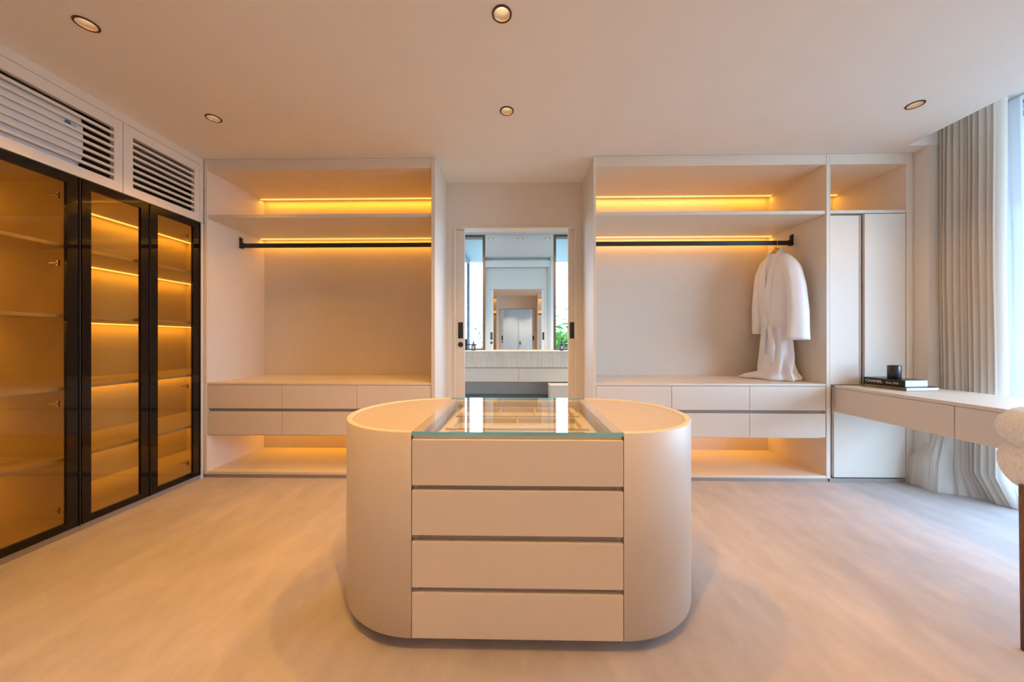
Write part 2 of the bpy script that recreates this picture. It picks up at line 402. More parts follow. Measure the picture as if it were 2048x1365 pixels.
LL = ['round recessed downlight at the upper left, above the slatted air conditioner panel',
      'brightest recessed downlight at top centre of the ceiling above the island front',
      'recessed downlight at left in front of the open wardrobe',
      'recessed downlight at centre in line with the bathroom doorway',
      'recessed downlight on the right beside the curtain with an orange glowing inside',
      'recessed downlight above the desk chair', 'recessed downlight behind the view at left', 'recessed downlight behind the view at centre', 'recessed downlight behind the view at right']
for (x, y), lb in zip(LIGHTS, LL): downlight(x, y, lb, power=P_DOWN * ({-2: .9 if y > 1 else .3, 0: 1.3 if y > 1 else 2.0, 3: .34 if y > 1 else .8}[round(x)]))
for x, lb in ((-.47, 'left'), (.03, 'middle'), (.49, 'right')):
    downlight(x, 4.97, 'bathroom ceiling downlight, the %s one of three seen in the mirror' % lb, True, 2.889, 'bathroom downlights', 'bulbcool', P_BATH, (1, .74, .48))

for x, lb in ((-.35, 'left'), (.75, 'right')):  # added lamps that brighten the bedroom as mirrored, no such fittings seen
    downlight(x, -4.3, 'added fill light in the bedroom ceiling far behind the view, %s of two' % lb, True, 2.83, 'added bedroom fill lights', 'bulb', 60, (1, .82, .62))

# ------------------------------------------------------------------ open wardrobes
def led_x(parent, x0, x1, y, z, th, s, watts=None, seen=True):
    box('light_strip', x0, x1, y - .007, y + .007, z - .010, z, M['led'], parent)
    led_light('strip_light', ((x0 + x1) / 2, y + s * .010, z - .012), x1 - x0 - .01, (watts or P_LED) * (x1 - x0), (s * th, 0, 0), parent)

def rail(parent, x0, x1, ends, y, z0=2.046, z1=2.086):
    r = box('hanging_rail', x0, x1, y - .009, y + .009, z0, z1, M['black'], parent, .002)
    for xe in ends:
        s = 1 if xe < (x0 + x1) / 2 else -1
        bm = bmesh.new()
        bx(bm, xe, xe + s * .006, y - .016, y + .016, z0 - .006, z1 + .058)
        bx(bm, xe, xe + s * .028, y - .013, y + .013, z0 - .006, z1 + .012)
        bx(bm, xe + s * .006, xe + s * .02, y - .010, y + .010, z1 + .012, z1 + .05)
        obj('rail_bracket', bm, M['black'], r, .001)

def wardrobe(x0, x1, label, fy=lambda y: y, s=1, pl=(.025, .025), group='open beige wardrobes', inner_left=True, watts=None, rail_from=None):
    """carcass standing on a plinth, one shelf, hanging rail and three light strips"""
    f, b = fy(YF), fy(YB)
    t = thing('open_wardrobe', label, 'wardrobe', ((x0 + x1) / 2, (f + b) / 2, 0), group)
    ix0, ix1 = x0 + pl[0], x1 - pl[1]
    box('side_panel', x0, ix0, f, b, .03, H - .002, M['lacquer'], t, .0012)
    box('side_panel', ix1, x1, f, b, .03, H - .002, M['lacquer'], t, .0012)
    box('back_panel', x0, x1, b, fy(YB + .02), .03, H - .002, M['inner'], t)
    box('top_panel', ix0, ix1, fy(YF + .003), b, 2.612, H - .002, M['lacquer'], t)
    box('shelf', ix0, ix1, fy(YF + .008), b, 2.206, 2.234, M['lacquer'], t, .001)
    box('base_panel', ix0, ix1, fy(YF + .002), b, .03, .052, M['lacquer'], t, .001)
    box('plinth', x0 + .01, x1 - .01, fy(YF + .006), fy(YF + .03), .0, .03, M['plinth'], t)
    rail(t, ix0 + .0, ix1 - .0, (ix0, ix1), fy(3.28))
    ls = fy(YB - .062)
    led_x(t, ix0 + .01, ix1 - .01, ls, 2.612, math.radians(16), s, watts)
    led_x(t, ix0 + .01, ix1 - .01, ls, 2.206, math.radians(16), s, watts)
    led_x(t, ix0 + .01, ix1 - .01, ls, .352, math.radians(12), s, watts)
    return t

def drawer_chest(x0, x1, divs, label, fy=lambda y: y, group='drawer chests inside the wardrobes'):
    t = thing('drawer_chest', label, 'drawers', ((x0 + x1) / 2, fy(3.2), .352), group)
    box('chest_top', x0 + .001, x1 - .001, fy(YF + .004), fy(YB - .002), .789, .807, M['lacquer'], t, .001)
    box('carcass', x0 + .003, x1 - .003, fy(YF + .03), fy(YB - .004), .353, .789, M['lacquer'], t)
    xs = [x0 + .002] + divs + [x1 - .002]
    for za, zb in ((.588, .7855), (.366, .561)):
        for a, b in zip(xs, xs[1:]):
            box('drawer', a + .0016, b - .0016, fy(YF + .004), fy(YF + .026), za, zb, M['lacquer'], t, .0012)
    bm = bmesh.new(); bx(bm, x0 + .004, x1 - .004, fy(YF + .024), fy(YF + .03), .562, .587)
    obj('grip_channel', bm, M['plinth'], t)
    return t

wl = wardrobe(-2.668, -.706, 'open beige wardrobe left of the bathroom doorway, empty with glowing shelf lights')
drawer_chest(-2.643, -.731, [-2.001, -1.363], 'beige six-drawer chest inside the empty left wardrobe')
box('side_cover', -.706, -.700, YF, YD - .001, .0, H - .002, M['lacquer'], wl)
wr = wardrobe(.622, 2.553, 'open beige wardrobe right of the bathroom doorway with a white robe hanging inside', pl=(.022, .025))
drawer_chest(.644, 2.528, [1.270, 1.908], 'pale six-drawer chest below the hanging white bathrobe')
wl2 = wardrobe(-2.668, -.706, 'open wardrobe with glowing shelves seen at the left edge of the mirrored doorway', FL, -1)
drawer_chest(-2.643, -.731, [-2.001, -1.363], 'drawer chest in the wardrobe behind the view at left', FL)
wr2 = wardrobe(.622, 2.9, 'open wardrobe with a lit shelf seen at the right edge of the mirrored doorway', FL, -1)
drawer_chest(.647, 2.875, [1.4, 2.1], 'drawer chest in the wardrobe behind the view at right', FL)

# tall closed cupboard at the right end
t = thing('tall_cupboard', 'tall beige cupboard with two closed doors beside the curtain, open niche on top', 'cupboard', (2.89, 3.25, 0))
box('side_panel', 2.554, 2.560, YF, YB, .03, H - .002, M['lacquer'], t)
box('side_panel', 3.171, XR, YF, YB, .0, H - .002, M['lacquer'], t, .001)
box('back_panel', 2.554, XR, YB, YB + .02, .03, H - .002, M['inner'], t)
box('top_panel', 2.560, 3.171, YF + .003, YB, 2.612, H - .002, M['lacquer'], t)
box('shelf', 2.560, 3.171, YF + .002, YB, 2.210, 2.234, M['lacquer'], t, .001)
box('inner_back', 2.561, 3.170, YF + .05, YF + .06, .04, 2.208, M['lacquer'], t)
box('door', 2.564, 2.806, YF + .016, YF + .036, .80, 2.196, M['lacquer'], t, .0012)
box('door', 2.838, 3.166, YF + .002, YF + .024, .80, 2.204, M['lacquer'], t, .0012)
d = box('door', 2.590, 3.166, YF + .002, YF + .024, .04, .775, M['lacquer'], t, .0012)
bm = bmesh.new(); bx(bm, 2.806, 2.816, YF + .012, YF + .04, .80, 2.196); obj('grip_profile', bm, M['inlay'], t)
box('plinth', 2.56, 3.215, YF + .006, YF + .03, 0, .03, M['plinth'], t)
ls = YB - .062
box('light_strip', 2.57, 3.16, ls - .007, ls + .007, 2.602, 2.612, M['led'], t)
led_light('strip_light', (2.865, ls + .01, 2.600), .55, P_LED * .6, (math.radians(16), 0, 0), t)

# ------------------------------------------------------------------ glass cabinets along the left wall
def glass_cabinet(label, y0, y1, doors, shelves_y, divider, hinges):
    t = thing('glass_cabinet', label, 'cabinet', (-3.0, (y0 + y1) / 2, 0), 'bronze glass cabinets on the left wall')
    box('back_panel', -3.328, -3.305, y0, y1, .03, 2.16, M['inner'], t)
    box('top_panel', -3.305, -2.70, y0, y1, 2.13, 2.158, M['inner'], t)
    box('base_panel', -3.305, -2.70, y0, y1, .045, .075, M['inner'], t)
    box('plinth', -3.30, -2.675, y0, y1, 0, .035, M['plinth'], t)
    box('side_panel', -3.305, -2.70, y0, y0 + .018, .075, 2.13, M['inner'], t)
    box('side_panel', -3.305, -2.70, y1 - .018, y1, .075, 2.13, M['inner'], t)
    for z in (1.745, 1.320, .884, .457):
        box('shelf', -3.304, -2.735, y0 + .019, y1 - .019, z - .021, z, M['lacquer'], t, .001)
    L = y1 - y0 - .05
    for k, z in enumerate((2.13, 1.724, 1.299, .863, .436)):
        box('light_strip', -3.250, -3.236, y0 + .022, y1 - .022, z - .010, z, M['ledcab'], t)
        led_light('strip_light', (-3.248, (y0 + y1) / 2, z - .012), L, P_CAB * L, (math.radians(20), 0, PI / 2), t, color=(1, .47, .025))
    for i, (a, b) in enumerate(doors):
        # black back-painted border on a bronze pane
        bm = bmesh.new(); w = .047; x0, x1 = -2.690, -2.670
        bx(bm, x0, x1, a, b, 2.102, 2.152); bx(bm, x0, x1, a, b, .037, .080)
        bx(bm, x0, x1, a, a + w, .080, 2.102); bx(bm, x0, x1, b - .062, b, .080, 2.102)
        d = obj('door', bm, M['blackgloss'], t)
        box('pane', -2.683, -2.677, a + w, b - .062, .080, 2.102, M['smoked'], d)
        bm = bmesh.new(); bx(bm, -2.672, -2.664, b - .006, b - .001, .037, 2.152); obj('edge_profile', bm, M['black'], d)
        for hz in (hinges if i == len(doors) - 1 else ()):
            bm = bmesh.new(); yy = b - .075
            bx(bm, -2.765, -2.71, yy, yy + .010, hz - .006, hz + .006); bx(bm, -2.722, -2.706, yy, yy + .010, hz - .018, hz + .018)
            obj('hinge', bm, M['chrome'], d, .002)
    return t
P_CAB = 1.05
glass_cabinet('bronze glass cabinet nearest the viewer on the left wall, plain side panel behind its pane', .845, 2.087,
              [(.850, 1.258), (1.263, 1.672), (1.676, 2.083)], 0, 0, (2.02, 1.62, .79, .16))
glass_cabinet('two-door bronze glass cabinet with glowing shelves beside the open left wardrobe', 2.089, 3.44,
              [(2.092, 2.490), (2.496, 2.888)], 0, 0, (2.02, .79, .16))
box('end_post', -2.700, -2.671, 2.892, 2.918, .0, 2.158, M['lacquer'], bpy.data.objects['glass_cabinet.001'])

# bulkhead above with slatted panels
struct('trim_6', ((-2.70, XL, .845, 2.918, 2.64, H - .001), (-2.70, XL, 2.882, 2.918, 2.16, 2.64), (-3.33, -2.705, .845, 3.44, 2.161, 2.166)), M['wall'])
def louvre(label, y0, y1, oy0, oy1):
    t = thing('louvre_panel', label, 'vent panel', (-2.685, (y0 + y1) / 2, 2.16), 'slatted panels above the glass cabinets')
    zt, zb = 2.570, 2.222; x0, x1 = -2.697, XL
    bm = bmesh.new(); bx(bm, x0, x1, y0, y1, zt, 2.637); bx(bm, x0, x1, y0, y1, 2.160, zb); bx(bm, x0, x1, y0, oy0, zb, zt); bx(bm, x0, x1, oy1, y1, zb, zt)
    obj('frame', bm, M['wall'], t)
    n = 7; th = .0165; gap = (zt - zb - n * th) / (n + 1)
    for k in range(n):
        z = zb + gap + k * (th + gap)
        box('slat', -2.6855, x1 - .001, oy0, oy1, z, z + th, M['wall'], t, .001)
    return t
louvre('wide slatted panel at the upper left with a white air conditioner behind its slats', .85, 2.313, .92, 2.262)
louvre('smaller slatted panel above the end glass doors, dark behind the slats', 2.317, 2.880, 2.376, 2.836)
struct('wall_plenum', ((-3.33, -2.70, 2.29, 2.31, 2.166, H), (-3.33, -3.30, .85, 3.5, 2.166, H), (-3.33, -2.70, 3.45, 3.5, 2.166, H)), M['dark'])  # void walls coloured dark, the shade behind the slats put into the colour

# air conditioner behind the slats
t = thing('air_conditioner', 'white wall air conditioner behind the slats of the upper left panel', 'air conditioner', (-2.85, 1.7, 2.18))
prof = [(-3.0, 2.19), (-3.0, 2.555), (-2.74, 2.555), (-2.705, 2.535), (-2.693, 2.48), (-2.691, 2.36), (-2.697, 2.295), (-2.73, 2.235), (-2.81, 2.20)]
def yprism(pr, y0, y1):
    bm = bmesh.new(); a = [bm.verts.new((x, y0, z)) for x, z in pr]; b = [bm.verts.new((x, y1, z)) for x, z in pr]
    bm.faces.new(a); bm.faces.new(b[::-1]); n = len(a)
    for k in range(n): bm.faces.new((a[k], a[(k + 1) % n], b[(k + 1) % n], b[k]))
    return bm
obj('casing', yprism(prof, 1.25, 2.118), M['acwhite'], t, .004)
obj('air_flap', yprism([(-2.698, 2.292), (-2.689, 2.287), (-2.707, 2.226), (-2.720, 2.232)], 1.28, 2.09), M['acflap'], t, .002)
for c, r, mm, nm in (((-2.6895, 2.040, 2.4640), .0145, 'blue', 'blue_badge'), ((-2.6895, 2.070, 2.4610), .010, 'greybadge', 'grey_badge')):
    bm = bmesh.new(); bmesh.ops.create_cone(bm, cap_ends=True, segments=20, radius1=r, radius2=r, depth=.004)
    bmesh.ops.rotate(bm, verts=bm.verts[:], cent=(0, 0, 0), matrix=Matrix.Rotation(PI / 2, 3, 'Y')); bmesh.ops.translate(bm, vec=c, verts=bm.verts[:])
    obj(nm, bm, M[mm], t)

# ------------------------------------------------------------------ island
CX0, CX1, CY, RI = -.400, .389, 1.693, .394
IY0, IY1 = CY - RI, CY + RI
ZB, ZT = .050, .820
t = thing('island', 'beige oval dressing island with four front drawers and a glass top', 'island', (0, CY, 0))
def halfmoon(cx, s, r, n=40, x_in=None):
    """outline of one rounded end; s=-1 left, +1 right"""
    pts = []
    for k in range(n + 1):
        a = PI / 2 + PI * k / n if s < 0 else -PI / 2 + PI * k / n
        pts.append((cx + r * math.cos(a), CY + r * math.sin(a)))
    return pts
for s, cx in ((-1, CX0), (1, CX1)):
    edge = .022
    outer = halfmoon(cx, s, RI); inner = halfmoon(cx, s, RI - edge)
    bm = bmesh.new()
    # shell wall with an upstanding rim
    n = len(outer)
    ol = [bm.verts.new((x, y, ZB)) for x, y in outer]; oh = [bm.verts.new((x, y, ZT - .0025)) for x, y in outer]
    oh2 = [bm.verts.new((cx + (x - cx) * .994, CY + (y - CY) * .994, ZT)) for x, y in outer]
    ih = [bm.verts.new((x, y, ZT)) for x, y in inner]; il = [bm.verts.new((x, y, ZB)) for x, y in inner]
    for A, B in ((ol, oh), (oh, oh2), (oh2, ih), (ih, il)):
        for k in range(n - 1): bm.faces.new((A[k], A[k + 1], B[k + 1], B[k]))
    for k in range(n - 1): bm.faces.new((il[k], il[k + 1], ol[k + 1], ol[k]))
    o = obj('rounded_end', bm, M['lacquer'], t)
    for p in o.data.polygons: p.use_smooth = abs(p.normal.z) < .3
    # flush inlaid top of the end, reaching under the glass
    xi = cx + (.036 if s < 0 else -.036)
    pts = halfmoon(cx, s, RI - edge - .0025)
    pts = pts + ([(xi, CY - RI + edge), (xi, CY + RI - edge)] if s < 0 else [(xi, CY + RI - edge), (xi, CY - RI + edge)])
    bm = bmesh.new(); prism(bm, pts, ZT - .03, ZT - .0125 + .0085)
    obj('top_inlay', bm, M['inlay'], t)
    x0, x1 = (cx, cx + .02) if s < 0 else (cx - .02, cx)
    box('inner_panel', x0, x1, IY0 + .022, IY1 - .002, ZB, ZT - .032, M['lacquer'], t)
    xa, xb = (cx, cx + .034) if s < 0 else (cx - .034, cx)
    box('glass_rest', xa, xb, IY0 + .03, IY1 - .02, ZT - .03, ZT - .0125, M['tray'], t)
# drawers
for za, zb in ((.621, .792), (.435, .603), (.240, .411), (.050, .221)):
    box('drawer', CX0 + .002, CX1 - .002, IY0 - .001, IY0 + .020, za, zb, M['lacquer'], t, .0022, 2)
box('carcass', CX0 + .021, CX1 - .021, IY0 + .0225, IY1 - .021, ZB + .002, .735, M['lacquer'], t)
for za, zb in ((.603, .621), (.411, .435), (.221, .240)):
    box('grip_channel', CX0 + .021, CX1 - .021, IY0 + .016, IY0 + .0225, za - .01, zb + .01, M['plinth'], t)
box('top_rail', CX0 + .002, CX1 - .002, IY0 + .012, IY0 + .032, .735, .806, M['inlay'], t, .001)
box('back_panel', CX0 + .002, CX1 - .002, IY1 - .02, IY1, ZB, .806, M['lacquer'], t, .002)
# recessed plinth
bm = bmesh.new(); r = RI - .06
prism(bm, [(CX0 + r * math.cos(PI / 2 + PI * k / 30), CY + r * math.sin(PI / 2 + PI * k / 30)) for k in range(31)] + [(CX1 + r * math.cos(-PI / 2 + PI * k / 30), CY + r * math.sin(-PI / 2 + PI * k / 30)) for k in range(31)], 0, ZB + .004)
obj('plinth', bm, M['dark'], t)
# well floor and jewellery trays below the glass
box('well_floor', CX0 + .036, CX1 - .036, IY0 + .033, IY1 - .021, .736, .742, M['tray'], t)
xa, xb = CX0 + .075, CX1 - .075
for j, (ya, yb) in enumerate(((IY0 + .045, IY0 + .215), (IY0 + .255, IY0 + .475), (IY0 + .515, IY1 - .045))):
    bm = bmesh.new(); w = .014; zt = .772
    bx(bm, xa, xb, ya, yb, .742, .747); bx(bm, xa, xa + .03, ya, yb, .747, zt); bx(bm, xb - .03, xb, ya, yb, .747, zt)
    bx(bm, xa + .03, xb - .03, ya, ya + w, .747, zt); bx(bm, xa + .03, xb - .03, yb - w, yb, .747, zt)
    o = obj('jewellery_tray', bm, M['tray'], t)
    for q in range(1, (1, 2, 3)[j]):
        xx = xa + .03 + (xb - xa - .06) * q / (1, 2, 3)[j]
        box('tray_divider', xx - .003, xx + .003, ya + w, yb - w, .747, .768, M['tray'], o)
# glass sheet
bm = bmesh.new(); fs = bx(bm, CX0 + .001, CX1 - .001, IY0 + .0, IY1 - .0, ZT - .0125, ZT + .0005)
bmesh.ops.recalc_face_normals(bm, faces=bm.faces[:])
for f in bm.faces: f.material_index = 1 if abs(f.normal.y) > .5 else 0
obj('glass_top', bm, [M['clear'], M['edge']], t)

# ------------------------------------------------------------------ desk along the window
t = thing('desk', 'long pale floating desk with flat drawer fronts under the window curtain', 'desk', (2.95, 1.8, 0))
DX, DXE, DY0 = 2.590, 3.215, .15
box('desk_top', DX, DXE, DY0, YF - .002, .775, .797, M['lacquer'], t, .0012)
box('carcass', DX + .024, DXE - .01, DY0 + .01, YF - .004, .585, .774, M['lacquer'], t)
for a, b in ((2.132, YF - .004), (1.345, 2.128), (.56, 1.341)):
    box('drawer', DX + .002, DX + .022, a, b, .580, .7725, M['lacquer'], t, .001)
box('end_panel', DX + .03, DXE - .01, DY0, DY0 + .03, 0, .774, M['lacquer'], t)

# books and candle on the desk
zt = .797
def book(name, label, loc, rz, w, l, h, mc, ms):
    t = thing(name, label, 'book', loc, 'books stacked on the desk', rz)
    bm = bmesh.new(); bx(bm, 0, w, 0, l, 0, .0025); bx(bm, 0, w, 0, l, h - .0025, h); obj('cover', bm, mc, t)
    box('spine', 0, .004, 0, l, .0025, h - .0025, ms, t, .0008)
    box('page_block', .004, w - .005, .004, l - .004, .0025, h - .0025, M['paper'], t)
    return t
def lettering(name, txt, size, y, z, m, parent, spacing=1.0):
    c = bpy.data.curves.new(name, 'FONT'); c.body = txt; c.size = size; c.extrude = .0004; c.space_character = spacing; c.offset = size * .012
    c.materials.append(m); tmp = link(bpy.data.objects.new('lettering', c))
    me = bpy.data.meshes.new_from_object(tmp.evaluated_get(bpy.context.evaluated_depsgraph_get())); bpy.data.objects.remove(tmp); bpy.data.curves.remove(c)
    me.name = name; o = link(bpy.data.objects.new(name, me)); o.parent = parent
    o.matrix_local = Matrix(((0, 0, -1, -.0006), (-1, 0, 0, y), (0, 1, 0, z), (0, 0, 0, 1)))
    return o
b1 = book('coffee_table_book', 'thin brown-spined coffee table book at the bottom of the desk stack', (2.800, 2.580, zt), math.radians(6), .275, .305, .025, M['bookblack'], M['bookbrown'])
b2 = book('coffee_table_book', 'thick black coffee table book with white spine lettering under the candle', (2.820, 2.606, zt + .025), math.radians(8), .205, .272, .050, M['booktop'], M['bookblack'])
lettering('spine_title', 'CHANEL', .030, .258, .014, M['ink'], b2, 1.0)
lettering('spine_subtitle', 'Since 1910', .018, .118, .016, M['ink'], b2)
lettering('spine_title', 'R O L E X', .013, .265, .007, M['gold'], b1, 1.2)
t = thing('candle', 'round black ceramic candle cup standing on the black book', 'candle', (2.878, 2.735, zt + .075))
bm = bmesh.new(); lathe(bm, [(.036, .0), (.039, .003), (.039, .099), (.0375, .102), (.035, .099), (.035, .012)], (2.878, 2.735, zt + .075), 40); obj('cup', bm, M['cup'], t, smooth=True)
bm = bmesh.new(); lathe(bm, [(.0345, .013), (.0345, .08)], (2.878, 2.735, zt + .075), 32); obj('wax', bm, M['wax'], t)

# ------------------------------------------------------------------ curtains
def curtain_sheet(fn, ns, nz, m, thick=.002):
    bm = bmesh.new(); g = [[bm.verts.new(fn(i / ns, j / nz)) for i in range(ns + 1)] for j in range(nz + 1)]
    for j in range(nz):
        for i in range(ns): bm.faces.new((g[j][i], g[j][i + 1], g[j + 1][i + 1], g[j + 1][i]))
    return bm
def sm(a, b, x):
    x = max(0, min(1, (x - a) / (b - a))); return x * x * (3 - 2 * x)
NF = 11
def beige(s, v):
    z = 2.85 * (1 - v) ** 1.5 + .006
    ph = s * NF * 2 * PI
    amp = .043 + .012 * math.sin(5.1 * s * NF + 1)
    # the far panel fans out below the desk, the other folds break where the hem meets the carpet
    fan = min(1, max(0, (.60 - z) / .38)); hem = max(0, (.205 - z) / .205)
    wx = sm(.34, .17, s)
    amp *= (1 - .85 * fan * wx) * (1 - .2 * hem)
    y = 2.798 - .308 * s + .006 * math.sin(ph * 2 + 1)
    x = 3.318 + .030 * s + amp * math.cos(ph) + .010 * noise.noise((s * 6, z * .9, 3))
    x += .012 * sm(1.8, .6, z)
    x += hem * (-.03 + .10 * sm(.2, .6, s)); y -= hem * .03 * sm(.1, .4, s)
    x -= wx * fan * (.150 - .02 * hem); y += .115 * fan * sm(.13, .0, s)
    x += .010 * hem * noise.noise((s * 22, z * 5, 9))
    return (x, y, z)
t = thing('curtain', 'gathered beige linen curtain hanging in tight folds behind the desk', 'curtain', (3.35, 2.6, 0))
o = obj('drape', curtain_sheet(beige, 300, 96, 0), M['curtain'], t, smooth=True)
box('curtain_track', 3.34, 3.37, -1.1, 2.74, 2.862, 2.879, M['white'], t)
def sheer(s, v):
    z = 2.86 * (1 - v) + .006
    ph = s * 4.5 * 2 * PI
    y = 2.74 - .240 * s - .035 * v * s
    x = 3.515 + .026 * math.cos(ph) + .01 * noise.noise((s * 4, z, 1))
    k = sm(.35, 0, z)
    x -= k * .05 * sm(.5, 1, s); y -= k * .03 * s
    return (x, y, z)
t = thing('sheer_curtain', 'white translucent sheer curtain between the beige drape and the window', 'curtain', (3.515, 2.6, 0))
obj('drape', curtain_sheet(sheer, 120, 40, 0), M['sheer'], t, smooth=True)
box('curtain_track', 3.50, 3.53, -1.1, 2.74, 2.868, 2.879, M['white'], t)

# ------------------------------------------------------------------ bathrobe on its hanger
HX, HY = 2.378, 3.275
t = thing('hanger', 'yellow wooden clothes hanger hooked over the black rail', 'hanger', (HX, 3.28, 1.9))
bm = bmesh.new()
tube(bm, [(HX, 3.28 + .0, 1.985), (HX, 3.28, 2.03), (HX, 3.262, 2.045), (HX, 3.258, 2.07), (HX, 3.268, 2.094), (HX, 3.284, 2.099), (HX, 3.299, 2.088), (HX, 3.303, 2.072)], .0022, 8); obj('hook', bm, M['gold'], t, smooth=True)
bm = bmesh.new()
tube(bm, [(HX, 3.15, 1.868), (HX, 3.175, 1.895), (HX, 3.215, 1.938), (HX, 3.25, 1.982), (HX, 3.28, 2.004), (HX, 3.31, 1.982), (HX, 3.345, 1.938), (HX, 3.385, 1.895), (HX, 3.41, 1.868)], [(.008, .012), (.010, .016), (.012, .02), (.013, .024), (.013, .026), (.013, .024), (.012, .02), (.010, .016), (.008, .012)], 12); obj('shoulder_bar', bm, M['hanger'], t, smooth=True)

t = thing('bathrobe', 'white towelling bathrobe on the yellow hanger, hem crumpled on the drawer chest', 'bathrobe', (HX, HY, .81))
rings = [ # z, cx, cy, a(Y), b(X)
    (1.962, HX, HY, .055, .046), (1.945, HX, HY, .085, .054), (1.905, HX, HY, .130, .062), (1.86, HX, HY - .002, .168, .070), (1.80, HX, HY - .004, .192, .078), (1.72, HX, HY - .004, .196, .084),
    (1.55, HX, HY, .180, .088), (1.42, HX, HY, .168, .088), (1.30, HX, HY + .002, .158, .082), (1.20, HX, HY, .160, .088), (1.06, HX, HY, .165, .096),
    (.98, HX, HY, .166, .100), (.92, HX, HY, .168, .106), (.88, HX, HY, .172, .112), (.85, HX, HY, .182, .122), (.826, HX, HY, .190, .128), (.811, HX, HY, .184, .122)]
NB = 72
bm = bmesh.new(); R = []
fine = []
for (r0, r1) in zip(rings, rings[1:]):
    st = max(1, int(round((r0[0] - r1[0]) / .022)))
    for k in range(st): fine.append([r0[i] + (r1[i] - r0[i]) * k / st for i in range(5)])
fine.append(list(rings[-1]))
for z, cx, cy, a, b in fine:
    ring = []
    for k in range(NB):
        th = 2 * PI * k / NB
        low = sm(1.4, .85, z)
        f = 1 + (.02 + .10 * low) * math.sin(7 * th + 2.2 * noise.noise((z * 2.2, 0, 5)) * 2) + .05 * noise.noise((math.cos(th) * 2, math.sin(th) * 2, z * 3)) + .04 * low * math.sin(13 * th + z * 6)
        pile = sm(.885, .83, z)
        f += pile * (.95 * max(0, math.cos(th - math.radians(152))) ** 18 + .30 * max(0, math.cos(th - math.radians(205))) ** 6 + .10 * max(0, math.cos(th - math.radians(290))) ** 4)
        x = cx + b * f * math.cos(th); y = cy + a * f * math.sin(th)
        # open front edge: a crease on the -X side above the belt
        if 1.32 < z < 1.95 and abs(th - PI) < .12: x += .03 * (1 - abs(th - PI) / .12)
        ring.append(bm.verts.new((x, min(y, 3.588), z + (pile * .018 * noise.noise((x * 14, y * 14, 2)) if z > .815 else 0))))
    R.append(ring)
for a_, b_ in zip(R, R[1:]):
    for k in range(NB): bm.faces.new((a_[k], a_[(k + 1) % NB], b_[(k + 1) % NB], b_[k]))
bm.faces.new(R[0]); bm.faces.new(R[-1][::-1])
obj('robe_body', bm, M['robe'], t, smooth=True)
def sleeve(keys, nm, seed):
    """keys: centre and radii (along the arm's width X, along the hanger Y), smoothly interpolated"""
    bm = bmesh.new(); pts = []; rad = []
    for (p, r), (p2, r2) in zip(keys, keys[1:]):
        for k in range(8):
            u = k / 8; pts.append(Vector(p).lerp(Vector(p2), u)); rad.append((r[0] + (r2[0] - r[0]) * u, r[1] + (r2[1] - r[1]) * u))
    pts.append(Vector(keys[-1][0])); rad.append(keys[-1][1])
    for _ in range(4):
        pts = [pts[0]] + [(a + b * 2 + c) / 4 for a, b, c in zip(pts, pts[1:], pts[2:])] + [pts[-1]]
        rad = [rad[0]] + [tuple((a[i] + b[i] * 2 + c[i]) / 4 for i in (0, 1)) for a, b, c in zip(rad, rad[1:], rad[2:])] + [rad[-1]]
    n = 30; rings = []
    for i, (p, r) in enumerate(zip(pts, rad)):
        d = (pts[min(i + 1, len(pts) - 1)] - pts[max(i - 1, 0)]).normalized()
        u = Vector((1, 0, 0)); u = (u - d * u.dot(d)).normalized(); v = d.cross(u)
        ring = []
        for k in range(n):
            a = 2 * PI * k / n; t_ = i / len(pts)
            q = 1 + .07 * t_ * math.sin(5 * a + seed) + .06 * noise.noise((math.cos(a) * 1.5 + seed, math.sin(a) * 1.5, i * .16))
            ring.append(bm.verts.new(p + u * r[0] * q * math.cos(a) + v * r[1] * q * math.sin(a)))
        rings.append(ring)
    for a, b in zip(rings, rings[1:]):
        for k in range(n): bm.faces.new((a[k], a[(k + 1) % n], b[(k + 1) % n], b[k]))
    c0 = [bm.verts.new(v.co + Vector((0, 0, .05)) * 0 + (pts[-1] - v.co) * .12) for v in rings[-1]]
    c1 = [bm.verts.new(v.co + Vector((0, 0, .06))) for v in c0]
    for A, B in ((rings[-1], c0), (c0, c1)):
        for k in range(n): bm.faces.new((A[k], A[(k + 1) % n], B[(k + 1) % n], B[k]))
    bm.faces.new(rings[0][::-1]); bm.faces.new(c1)
    obj(nm, bm, M['robe'], t, smooth=True)
sleeve([((HX, 3.215, 1.945), (.035, .025)), ((HX, 3.15, 1.895), (.058, .035)), ((HX, 3.085, 1.80), (.070, .050)), ((HX + .004, 3.045, 1.62), (.076, .055)), ((HX - .004, 3.015, 1.40), (.082, .056)), ((HX - .012, 3.005, 1.172), (.086, .058))], 'sleeve', 0.)
sleeve([((HX, 3.335, 1.945), (.035, .025)), ((HX, 3.40, 1.895), (.058, .035)), ((HX, 3.450, 1.80), (.066, .048)), ((HX - .004, 3.475, 1.62), (.068, .05)), ((HX - .004, 3.490, 1.42), (.066, .05)), ((HX + .006, 3.500, 1.232), (.064, .05))], 'sleeve', 2.)
bm = bmesh.new()
tube(bm, [(HX - .045, 3.262, 1.36), (HX - .088, 3.262, 1.45), (HX - .092, 3.250, 1.62), (HX - .076, 3.238, 1.78), (HX - .052, 3.222, 1.90), (HX - .018, 3.212, 1.972), (HX + .02, 3.225, 1.992), (HX + .04, 3.275, 1.996), (HX + .02, 3.325, 1.992), (HX - .018, 3.338, 1.972), (HX - .052, 3.330, 1.90), (HX - .076, 3.318, 1.78), (HX - .092, 3.300, 1.62), (HX - .088, 3.288, 1.45), (HX - .045, 3.288, 1.36)],
     [(.018, .010), (.026, .012), (.032, .013), (.032, .013), (.028, .014), (.022, .014), (.018, .013), (.018, .013), (.018, .013), (.022, .014), (.028, .014), (.032, .013), (.032, .013), (.026, .012), (.018, .010)], 14)
